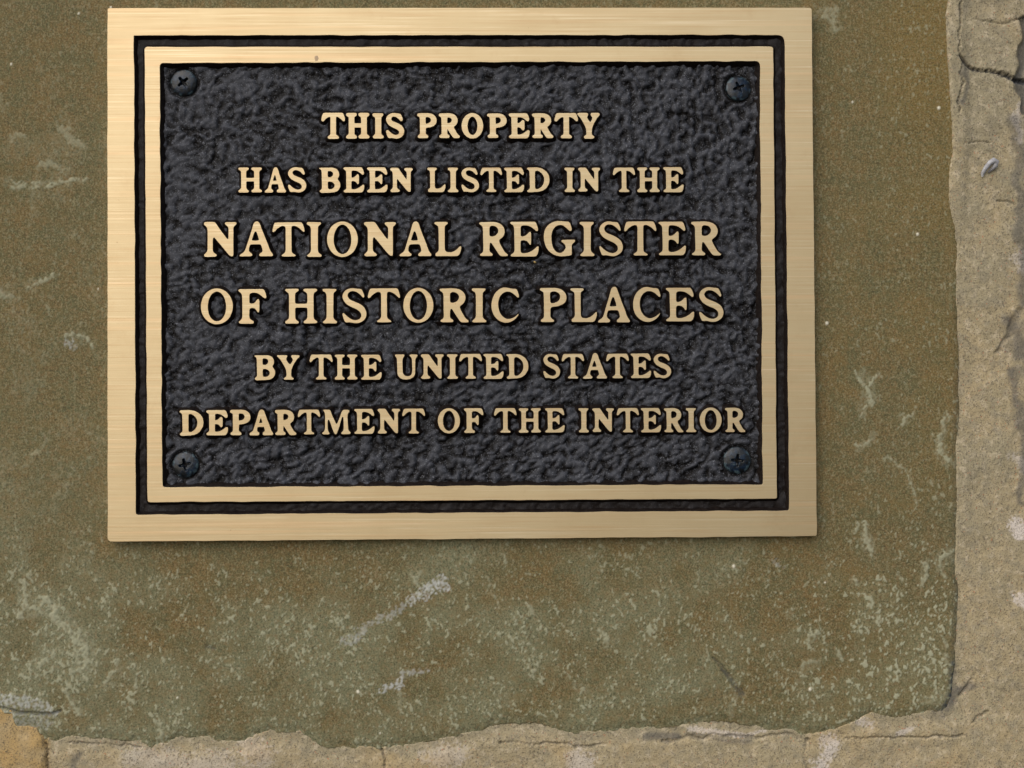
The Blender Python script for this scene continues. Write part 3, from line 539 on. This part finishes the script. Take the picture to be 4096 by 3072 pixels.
# ------------------------------------------------------------------ letters
# outlines measured on the photograph: y runs down, the first loop is the outside, the others are holes
G = {
'N': [[(75,68),(215,66),(240,85),(290,165),(405,322),(412,300),(413,160),(395,135),(362,112),(360,85),(375,70),(525,70),(538,90),(530,115),(500,135),(490,165),(490,560),(475,578),(440,572),(400,530),(205,290),(197,340),(197,480),(212,515),(250,535),(258,555),(240,578),(85,582),(62,560),(65,540),(100,510),(115,480),(115,180),(100,140),(65,118),(57,92)]],
'A': [[(1035,57),(1070,62),(1092,95),(1115,165),(1150,260),(1200,385),(1228,470),(1250,510),(1272,530),(1272,568),(1080,568),(1070,545),(1080,520),(1115,500),(1118,470),(1100,405),(1085,397),(970,397),(950,410),(937,470),(945,500),(980,520),(990,545),(975,568),(815,570),(803,560),(803,540),(830,520),(870,495),(890,440),(950,250),(985,130),(1000,80)],
      [(1028,200),(1048,250),(1070,325),(1062,333),(985,335),(982,325),(1005,250)]],
'T': [[(670,62),(1030,60),(1055,72),(1075,130),(1088,185),(1078,212),(1055,205),(1015,160),(960,125),(920,118),(900,128),(900,480),(915,505),(955,525),(962,545),(950,558),(765,558),(748,545),(752,525),(790,505),(808,480),(808,140),(790,120),(750,125),(690,165),(655,210),(630,212),(618,190),(635,120),(650,75)]],
'I': [[(1560,63),(1745,66),(1752,80),(1745,105),(1715,125),(1708,150),(1706,480),(1722,510),(1755,530),(1760,545),(1750,568),(1565,568),(1548,550),(1550,535),(1590,505),(1602,475),(1602,160),(1590,125),(1555,110),(1545,95),(1545,75)]],
'L': [[(1335,65),(1510,66),(1525,85),(1520,105),(1485,125),(1478,150),(1478,460),(1490,490),(1520,503),(1580,500),(1640,465),(1680,420),(1700,412),(1712,425),(1706,480),(1690,530),(1665,562),(1640,568),(1350,568),(1338,555),(1338,530),(1345,512),(1375,495),(1385,465),(1382,150),(1370,125),(1330,105),(1320,85)]],
'R': [[(1625,62),(1800,58),(1870,65),(1935,90),(1980,140),(1995,195),(1985,250),(1950,295),(1905,322),(1915,360),(1960,440),(1995,495),(2035,520),(2040,540),(2025,555),(1930,555),(1905,540),(1870,490),(1780,355),(1768,375),(1762,470),(1780,495),(1810,510),(1815,535),(1800,552),(1630,552),(1612,535),(1615,515),(1650,500),(1665,470),(1660,150),(1650,125),(1615,105),(1605,90),(1607,72)],
      [(1765,150),(1775,128),(1810,120),(1860,135),(1885,165),(1890,200),(1870,240),(1830,262),(1785,268),(1765,255)]],
'E': [[(1140,62),(1460,62),(1480,70),(1500,110),(1518,175),(1510,205),(1485,205),(1455,175),(1400,135),(1350,122),(1295,122),(1278,140),(1278,255),(1285,268),(1320,265),(1360,240),(1385,205),(1410,200),(1420,225),(1420,370),(1410,395),(1390,390),(1370,350),(1330,328),(1285,330),(1275,345),(1275,480),(1290,500),(1340,500),(1400,480),(1460,440),(1495,405),(1518,408),(1523,430),(1515,500),(1490,545),(1465,555),(1145,555),(1130,540),(1132,520),(1170,500),(1185,475),(1180,150),(1170,120),(1135,100),(1125,80)]],
'G': [[(1240,52),(1290,58),(1390,65),(1412,110),(1430,180),(1415,212),(1385,208),(1350,170),(1300,130),(1255,118),(1200,135),(1155,185),(1135,260),(1137,350),(1155,430),(1190,490),(1240,515),(1285,505),(1320,465),(1330,430),(1320,395),(1275,365),(1265,345),(1275,325),(1460,320),(1475,335),(1468,365),(1435,385),(1425,410),(1425,545),(1400,558),(1330,568),(1250,572),(1180,555),(1100,505),(1050,440),(1025,360),(1015,270),(1030,190),(1070,125),(1120,85),(1180,60)]],
'S': [[(1980,57),(2040,68),(2095,70),(2115,85),(2140,145),(2150,185),(2140,205),(2120,205),(2090,165),(2040,125),(1990,108),(1945,118),(1918,150),(1920,190),(1950,225),(2010,250),(2080,280),(2140,325),(2172,385),(2178,440),(2160,500),(2110,545),(2050,568),(1990,562),(1940,548),(1885,558),(1865,530),(1838,450),(1840,410),(1865,410),(1900,450),(1950,490),(2000,512),(2050,512),(2090,485),(2100,445),(2085,405),(2040,370),(1960,335),(1890,290),(1850,235),(1835,180),(1850,130),(1885,90),(1930,65)]],
'H': [[(1345,93),(1525,92),(1538,110),(1530,135),(1490,155),(1483,180),(1483,295),(1495,308),(1635,308),(1648,295),(1648,180),(1635,155),(1595,135),(1590,110),(1605,92),(1785,92),(1800,110),(1795,135),(1755,155),(1745,180),(1745,510),(1755,535),(1795,560),(1802,580),(1785,600),(1605,600),(1590,580),(1597,560),(1635,535),(1648,510),(1648,380),(1640,372),(1492,372),(1485,385),(1485,510),(1495,540),(1530,560),(1540,580),(1525,602),(1345,602),(1330,585),(1335,560),(1375,535),(1388,510),(1388,180),(1375,155),(1340,135),(1330,115)]],
'P': [[(1340,82),(1560,80),(1640,100),(1695,150),(1717,215),(1705,280),(1660,325),(1590,352),(1510,362),(1487,375),(1485,495),(1500,520),(1535,540),(1540,562),(1525,578),(1355,578),(1338,560),(1342,540),(1375,520),(1388,495),(1385,170),(1375,140),(1335,125),(1327,105)],
      [(1482,170),(1490,145),(1540,137),(1590,155),(1615,190),(1617,225),(1600,265),(1560,290),(1505,303),(1485,290)]],
'C': [[(905,67),(950,75),(1010,88),(1070,88),(1090,120),(1112,190),(1108,222),(1085,225),(1050,190),(1000,150),(945,135),(890,150),(845,195),(818,260),(815,330),(830,410),(865,470),(915,510),(965,518),(1020,500),(1070,465),(1100,437),(1106,445),(1095,480),(1050,530),(990,568),(930,580),(870,572),(800,535),(745,470),(715,390),(710,310),(725,230),(760,155),(810,105),(855,77)]],
'F': [[(660,98),(990,98),(1015,110),(1040,170),(1048,220),(1040,242),(1010,240),(970,205),(920,168),(870,157),(820,165),(808,185),(808,290),(815,305),(850,308),(885,290),(905,250),(925,240),(945,250),(950,290),(948,425),(935,447),(915,440),(890,395),(860,378),(820,380),(808,395),(808,510),(825,540),(870,560),(873,585),(855,605),(670,605),(648,585),(650,565),(685,540),(700,510),(698,190),(685,165),(650,140),(642,120)]],
'B': [[(75,80),(260,78),(315,95),(345,130),(355,175),(350,215),(325,240),(350,270),(370,310),(368,360),(340,410),(290,435),(200,442),(95,445),(70,425),(72,405),(100,390),(105,370),(100,130),(90,110),(68,100),(65,88)],
      [(190,140),(200,130),(235,132),(262,150),(266,180),(245,212),(210,220),(190,210)], [(190,295),(200,282),(245,285),(280,310),(288,340),(270,375),(225,390),(195,385)]],
'Y': [[(410,78),(545,78),(555,95),(550,112),(535,130),(545,160),(585,212),(600,200),(625,155),(622,130),(600,110),(600,90),(612,76),(720,80),(730,98),(720,115),(690,140),(640,220),(610,290),(605,370),(615,395),(640,405),(645,420),(630,435),(510,436),(493,422),(498,405),(520,395),(535,375),(530,300),(510,250),(450,150),(430,125),(403,105),(398,88)]],
'D': [[(1730,62),(1860,60),(1930,75),(1990,115),(2028,170),(2040,240),(2030,300),(1990,365),(1940,400),(1880,415),(1740,422),(1720,408),(1722,392),(1750,375),(1760,355),(1755,125),(1745,100),(1720,90),(1718,75)],
      [(1835,125),(1850,110),(1885,115),(1930,150),(1955,195),(1962,245),(1950,300),(1920,345),(1875,372),(1845,372),(1835,355)]],
'U': [[(85,66),(210,66),(222,82),(215,102),(195,125),(190,150),(192,310),(200,350),(225,375),(265,380),(300,370),(318,340),(322,300),(318,140),(308,115),(285,98),(285,80),(300,66),(395,68),(407,82),(400,105),(380,125),(373,150),(370,350),(350,390),(310,420),(250,435),(190,430),(140,405),(112,360),(108,310),(105,150),(100,120),(78,100),(75,80)]],
'M': [[(60,68),(145,68),(165,85),(185,150),(245,280),(265,240),(320,90),(345,70),(420,72),(437,90),(430,110),(410,130),(405,180),(415,350),(425,375),(450,390),(450,410),(440,425),(320,430),(305,415),(310,395),(335,375),(342,350),(340,200),(335,178),(325,190),(290,310),(250,420),(235,430),(215,425),(190,370),(140,230),(128,215),(120,260),(125,370),(145,400),(150,415),(140,430),(45,428),(35,412),(40,395),(65,380),(75,350),(78,160),(70,110),(50,90),(48,78)]],
}
th = np.linspace(0, 2*math.pi, 65)[:-1]
G['O'] = [[(1155+220*math.sin(t), 335.5-257.5*math.cos(t)) for t in th], [(1156+118*math.sin(t)*(1-0.03*math.cos(t)), 336.5-203.5*math.cos(t)) for t in th]]
SMALL_DRAWN = set('BYDUM')
def round_corners(p, r):
    p = np.array(p, float); out = []
    n = len(p)
    for i in range(n):
        a, b, c = p[i-1], p[i], p[(i+1) % n]
        l1 = np.linalg.norm(a-b); l2 = np.linalg.norm(c-b)
        s1 = min(r, l1*0.34); s2 = min(r, l2*0.34)
        A = b+(a-b)/l1*s1; B = b+(c-b)/l2*s2
        out += [A, B]
    return np.array(out)
def densify(p, s):
    out = []
    for i in range(len(p)):
        a, b = p[i], p[(i+1) % len(p)]
        k = max(1, int(round(np.linalg.norm(b-a)/s)))
        for j in range(k): out.append(a+(b-a)*j/k)
    return np.array(out)
def glyph_loops(ch, fat, seed):
    loops = []
    r = np.random.default_rng(seed)
    H0 = max(q[1] for q in G[ch][0])-min(q[1] for q in G[ch][0])
    for q in G[ch]:
        p = np.array(q, float)*(100.0/H0); p[:, 1] *= -1       # height 100, y up
        p = round_corners(p, 3.2); p = round_corners(p, 1.2)
        p = densify(p, 3.0)
        ar = 0.5*np.sum(p[:, 0]*np.roll(p[:, 1], -1)-np.roll(p[:, 0], -1)*p[:, 1])
        if ar > 0: p = p[::-1]                                   # clockwise
        hole = q is not G[ch][0]
        if hole: p = p[::-1]
        p = offset(p, fat)                                        # holes run the other way: they shrink
        n = len(p); k = np.fft.rfftfreq(n)*n
        s = np.fft.irfft(np.fft.rfft(r.standard_normal(n))*np.exp(-(k/22)**2)*(k > 2), n); s /= s.std()+1e-9
        e = np.roll(p, -1, 0)-np.roll(p, 1, 0); e /= np.maximum(np.linalg.norm(e, axis=1), 1e-9)[:, None]
        p = p+np.stack([-e[:, 1], e[:, 0]], 1)*(s*0.10)[:, None]
        loops.append(p)
    allp = loops[0]; lo = allp.min(0); hi = allp.max(0)
    return [(p-lo)/(hi-lo) for p in loops]
def letter_mesh(loops, wmm, hmm):
    """loops in the unit square, size in metres; front face at y = 0, base further back"""
    V, F3, MI = [], [], []
    sc_ = np.array([wmm, hmm])
    L = [p*sc_ for p in loops]
    for p in L:
        n = len(p); base = len(V)
        for q, y in ((p, 0.0), (offset(p, 0.00003), 0.00005), (offset(p, 0.0018), F-PAN+0.0006)):
            for a in q: V.append((a[0], y, a[1]))
        for r in range(2):
            for j in range(n):
                k = (j+1) % n
                F3.append((base+r*n+j, base+r*n+k, base+(r+1)*n+k, base+(r+1)*n+j)); MI.append(0 if r == 0 else 1)
    allp = np.concatenate(L); E_ = []; b0 = 0
    for p in L:
        n = len(p); E_ += [(b0+j, b0+(j+1) % n) for j in range(n)]; b0 += n
    cv, _, cf, *_r = delaunay_2d_cdt([Vector((a[0], a[1])) for a in allp], E_, [], 0, 1e-7)
    cv = np.array([(v_[0], v_[1]) for v_ in cv]); cf = np.array([list(f_) for f_ in cf])
    ce = cv[cf].mean(1); cnt = np.zeros(len(ce), int)
    for p in L:
        q = np.roll(p, -1, 0)
        cond = (p[None, :, 1] > ce[:, None, 1]) != (q[None, :, 1] > ce[:, None, 1])
        xi = p[None, :, 0]+(ce[:, None, 1]-p[None, :, 1])*(q-p)[None, :, 0]/np.where(np.abs((q-p)[None, :, 1]) < 1e-12, 1e-12, (q-p)[None, :, 1])
        cnt += (cond & (ce[:, None, 0] < xi)).sum(1)
    cf = cf[cnt % 2 == 1]; base = len(V)
    V += [(a[0], 0.0, a[1]) for a in cv]
    for t in cf:
        a, b, c = cv[t[0]], cv[t[1]], cv[t[2]]
        t = list(t) if (b[0]-a[0])*(c[1]-a[1])-(b[1]-a[1])*(c[0]-a[0]) > 0 else list(t)[::-1]
        F3.append(tuple(base+int(i) for i in t)); MI.append(0)
    me = bpy.data.meshes.new('letter'); me.from_pydata(V, [], F3)
    me.materials.append(M_BRONZE); me.materials.append(M_SIDE)
    me.polygons.foreach_set('material_index', np.array(MI, np.int32)); me.polygons.foreach_set('use_smooth', np.zeros(len(me.polygons), bool)); me.update()
    return me
# every letter: (character, left, right, top, bottom) measured in enlarged strips with origin (ou, ov); 600 px of the photograph fill 2212
LINES = [
 (3.2, [(1270,440,[('T',58,405,40,425),('H',422,765,42,422),('I',812,975,47,420),('S',1012,1278,45,422),('P',1472,1757,47,415),('R',1790,2097,48,415)]),
        (1830,440,[('O',62,378,45,420),('P',438,725,50,412),('E',758,1062,48,418),('R',1100,1412,48,415),('T',1432,1775,45,417),('Y',1770,2097,42,423)])]),
 (1.5, [(940,650,[('H',50,397,73,442),('A',440,750,70,443),('S',783,1050,70,442),('B',1243,1552,75,447),('E',1600,1905,70,442),('E',1948,2248,72,440)]),
        (1530,650,[('N',115,445,78,437),('L',663,928,75,437),('I',963,1117,75,438),('S',1165,1422,75,438),('T',1445,1762,75,435),('E',1795,2087,75,438),('D',2130,2462,73,438)]),
        (2140,650,[('I',435,587,75,435),('N',638,960,75,428),('T',1150,1475,75,435),('H',1508,1837,72,437),('E',1893,2190,68,438)])]),
 (0.0, [(800,870,[('N',58,537,65,580),('A',585,1075,58,572),('T',1070,1540,70,575),('I',1575,1792,68,580),('O',1875,2326,60,582)]),
        (1380,870,[('N',282,750,65,572),('A',803,1272,58,570),('L',1320,1712,65,570)]),
        (1900,870,[('R',65,482,65,570),('E',522,937,62,575),('G',1015,1475,52,572),('I',1545,1760,63,570),('S',1835,2178,58,570)]),
        (2330,870,[('T',618,1088,58,560),('E',1125,1523,62,557),('R',1605,2040,58,560)])]),
 (0.0, [(780,1130,[('O',88,557,88,615),('F',642,1050,97,607),('H',1330,1802,92,605),('I',1882,2093,92,603)]),
        (1360,1130,[('S',37,388,85,600),('T',412,885,85,587),('O',935,1375,78,593),('R',1472,1895,85,588),('I',1945,2155,85,588)]),
        (1800,1130,[('C',612,1017,75,592),('P',1327,1717,80,582),('L',1778,2165,85,582)]),
        (2340,1130,[('A',193,660,63,588),('C',710,1112,67,580),('E',1195,1608,78,573),('S',1685,2040,70,580)])]),
 (1.0, [(1000,1400,[('B',65,370,78,447),('Y',400,730,75,437),('T',880,1218,67,435),('H',1250,1583,67,437),('E',1640,1940,70,438)]),
        (1560,1400,[('U',75,405,65,435),('N',457,790,62,425),('I',843,1000,62,425),('T',1023,1355,58,423),('E',1380,1673,58,425),('D',1718,2040,60,423)]),
        (2120,1400,[('S',198,443,58,420),('T',470,797,57,420),('A',783,1133,45,422),('T',1125,1457,55,415),('E',1488,1785,52,413),('S',1825,2080,55,415)])]),
 (0.8, [(700,1620,[('D',68,418,75,453),('E',463,780,75,447),('P',812,1112,70,445),('A',1100,1447,67,447),('R',1475,1788,70,445),('T',1812,2140,68,432)]),
        (1280,1620,[('M',35,450,68,432),('E',508,803,58,425),('N',852,1180,55,420),('T',1215,1548,53,420),('O',1738,2062,48,418),('F',2125,2408,48,412)]),
        (1860,1620,[('T',430,760,47,408),('H',795,1117,48,408),('E',1182,1468,47,405),('I',1675,1825,47,405),('N',1880,2195,47,397)]),
        (2400,1620,[('T',250,573,45,402),('E',605,900,45,403),('R',945,1228,45,403),('I',1268,1418,45,400),('O',1472,1793,38,405),('R',1845,2140,40,400)])]),
]
S = 600/2212
seed = 100
for fat0, strips in LINES:
    for ou, ov, items in strips:
        for ch, l, r_, t, b_ in items:
            seed += 1
            fat = fat0
            if fat0 == 0.8 and ou == 700 and ch != 'T': fat = 2.6      # the first word of the last line is cast heavier
            fat -= 1.15
            if ch in SMALL_DRAWN: fat = fat-1.1
            ul, ur, vt, vb = ou+l*S, ou+r_*S, ov+t*S, ov+b_*S
            (xl, zl), (xr, zr) = P(ul, (vt+vb)/2, -F), P(ur, (vt+vb)/2, -F)
            _, ztp = P((ul+ur)/2, vt, -F); _, zbt = P((ul+ur)/2, vb, -F)
            me = letter_mesh(glyph_loops(ch, fat, seed), float(xr-xl), float(ztp-zbt))
            o = ppart('letter', me, 'raised bronze letter %s' % ch)
            rot = math.atan2(float(zr-zl), float(xr-xl))
            o.location = (float(xl), F/2-F, float(zbt)-CZ)

# ------------------------------------------------------------------ screws
def screw_mesh(rad, turn, lean):
    nr, nth = 34, 96
    r = np.linspace(0, 1, nr); t = np.linspace(0, 2*math.pi, nth+1)[:-1]
    Rr, Tt = np.meshgrid(r, t, indexing='ij')
    x = Rr*np.cos(Tt); z = Rr*np.sin(Tt)
    hgt = 0.0014*(1-Rr**2.3)**0.62
    c, s = math.cos(R(turn)), math.sin(R(turn))
    p = (c*x+s*z)*rad; q = (-s*x+c*z)*rad
    def arm(p, q):
        wdt = 0.00064*(1-0.38*np.clip(np.abs(p)/0.0025, 0, 1))
        return sstep(1.35, 0.7, np.abs(q)/wdt)*sstep(1.12, 0.82, np.abs(p)/0.0025)
    m = np.maximum(arm(p, q), arm(q, p))
    ctr = np.exp(-((p**2+q**2)/(0.0011**2)))
    hgt = hgt-m*(0.0015+0.0012*ctr*0.8)-0.0002*ctr
    hgt += 0.00005*np.sin(9*Tt+turn)*Rr**3
    y = -(hgt+lean[0]*x*rad+lean[1]*z*rad)
    y[-1] = 0.0012
    V = np.stack([x*rad, y, z*rad], -1).reshape(-1, 3)
    Q = []
    for i in range(nr-1):
        j = np.arange(nth); k = (j+1) % nth
        Q.append(np.stack([i*nth+j, i*nth+k, (i+1)*nth+k, (i+1)*nth+j], 1))
    return mesh_np('screw', V, np.concatenate(Q)[:, ::-1], [M_SCREW], True, dict(rim=sstep(0.6, 0.97, Rr)*1.0-0.6*m))
labels = ['cross slot screw in the top left corner', 'tilted cross slot screw in the top right corner', 'cross slot screw in the bottom left corner', 'verdigris edged cross slot screw in the bottom right corner']
for (su, sv, sr, turn, lean), lb in zip(SCREWS, labels):
    px, pz = P(su, sv, -PAN-0.0005)
    o = ppart('screw', screw_mesh(sr*PX, turn, lean), lb)
    o.location = (float(px), F/2-PAN+0.0003, float(pz)-CZ)

# a small bare bronze nub left on the dark field below the word REGISTER
def nub(u_, v_, r_, name):
    nr, nth = 6, 14; V = []; Q = []
    for i in range(nr):
        a = i/(nr-1)*math.pi/2
        for j in range(nth):
            b = 2*math.pi*j/nth; k = 1+0.18*math.sin(3*b)
            V.append((r_*k*math.sin(a)*math.cos(b), -r_*0.6*math.cos(a), r_*0.7*k*math.sin(a)*math.sin(b)))
    for i in range(nr-1):
        for j in range(nth): Q.append(((i+1)*nth+j, (i+1)*nth+(j+1) % nth, i*nth+(j+1) % nth, i*nth+j))
    px, pz = P(u_, v_, -PAN-0.0003)
    o = ppart(name, mesh_np(name, np.array(V), np.array(Q), [M_NUB]))
    o.location = (float(px), F/2-PAN-0.0001, float(pz)-CZ)
nub(2141, 1048, 8*PX, 'casting_nub')
# small tarnished spot on the inner border above the text
rr = [1.0, 1.1, 0.9, 1.2, 0.85, 1.05, 0.95, 1.15, 0.9, 1.0, 1.1, 0.95]
bx, bz = P(1266, 233, -F)
Vb = [(0, 0, 0)]+[(math.sin(2*math.pi*i/12)*8*PX*rr[i], 0.00003, math.cos(2*math.pi*i/12)*11*PX*rr[i]) for i in range(12)]
Qb = [(0, 1+(i+2) % 12, 1+(i+1) % 12, 1+i) for i in range(0, 12, 2)]
ob = ppart('tarnish_spot', mesh_np('tarnish_spot', np.array(Vb), np.array(Qb), [M_BLOT], False), 'small dull brown spot on the inner border')
ob.location = (float(bx), F/2-F-0.00006, float(bz)-CZ)
print('tris', sum(len(o.data.loops)-2*len(o.data.polygons) for o in sc.objects if o.type == 'MESH'))
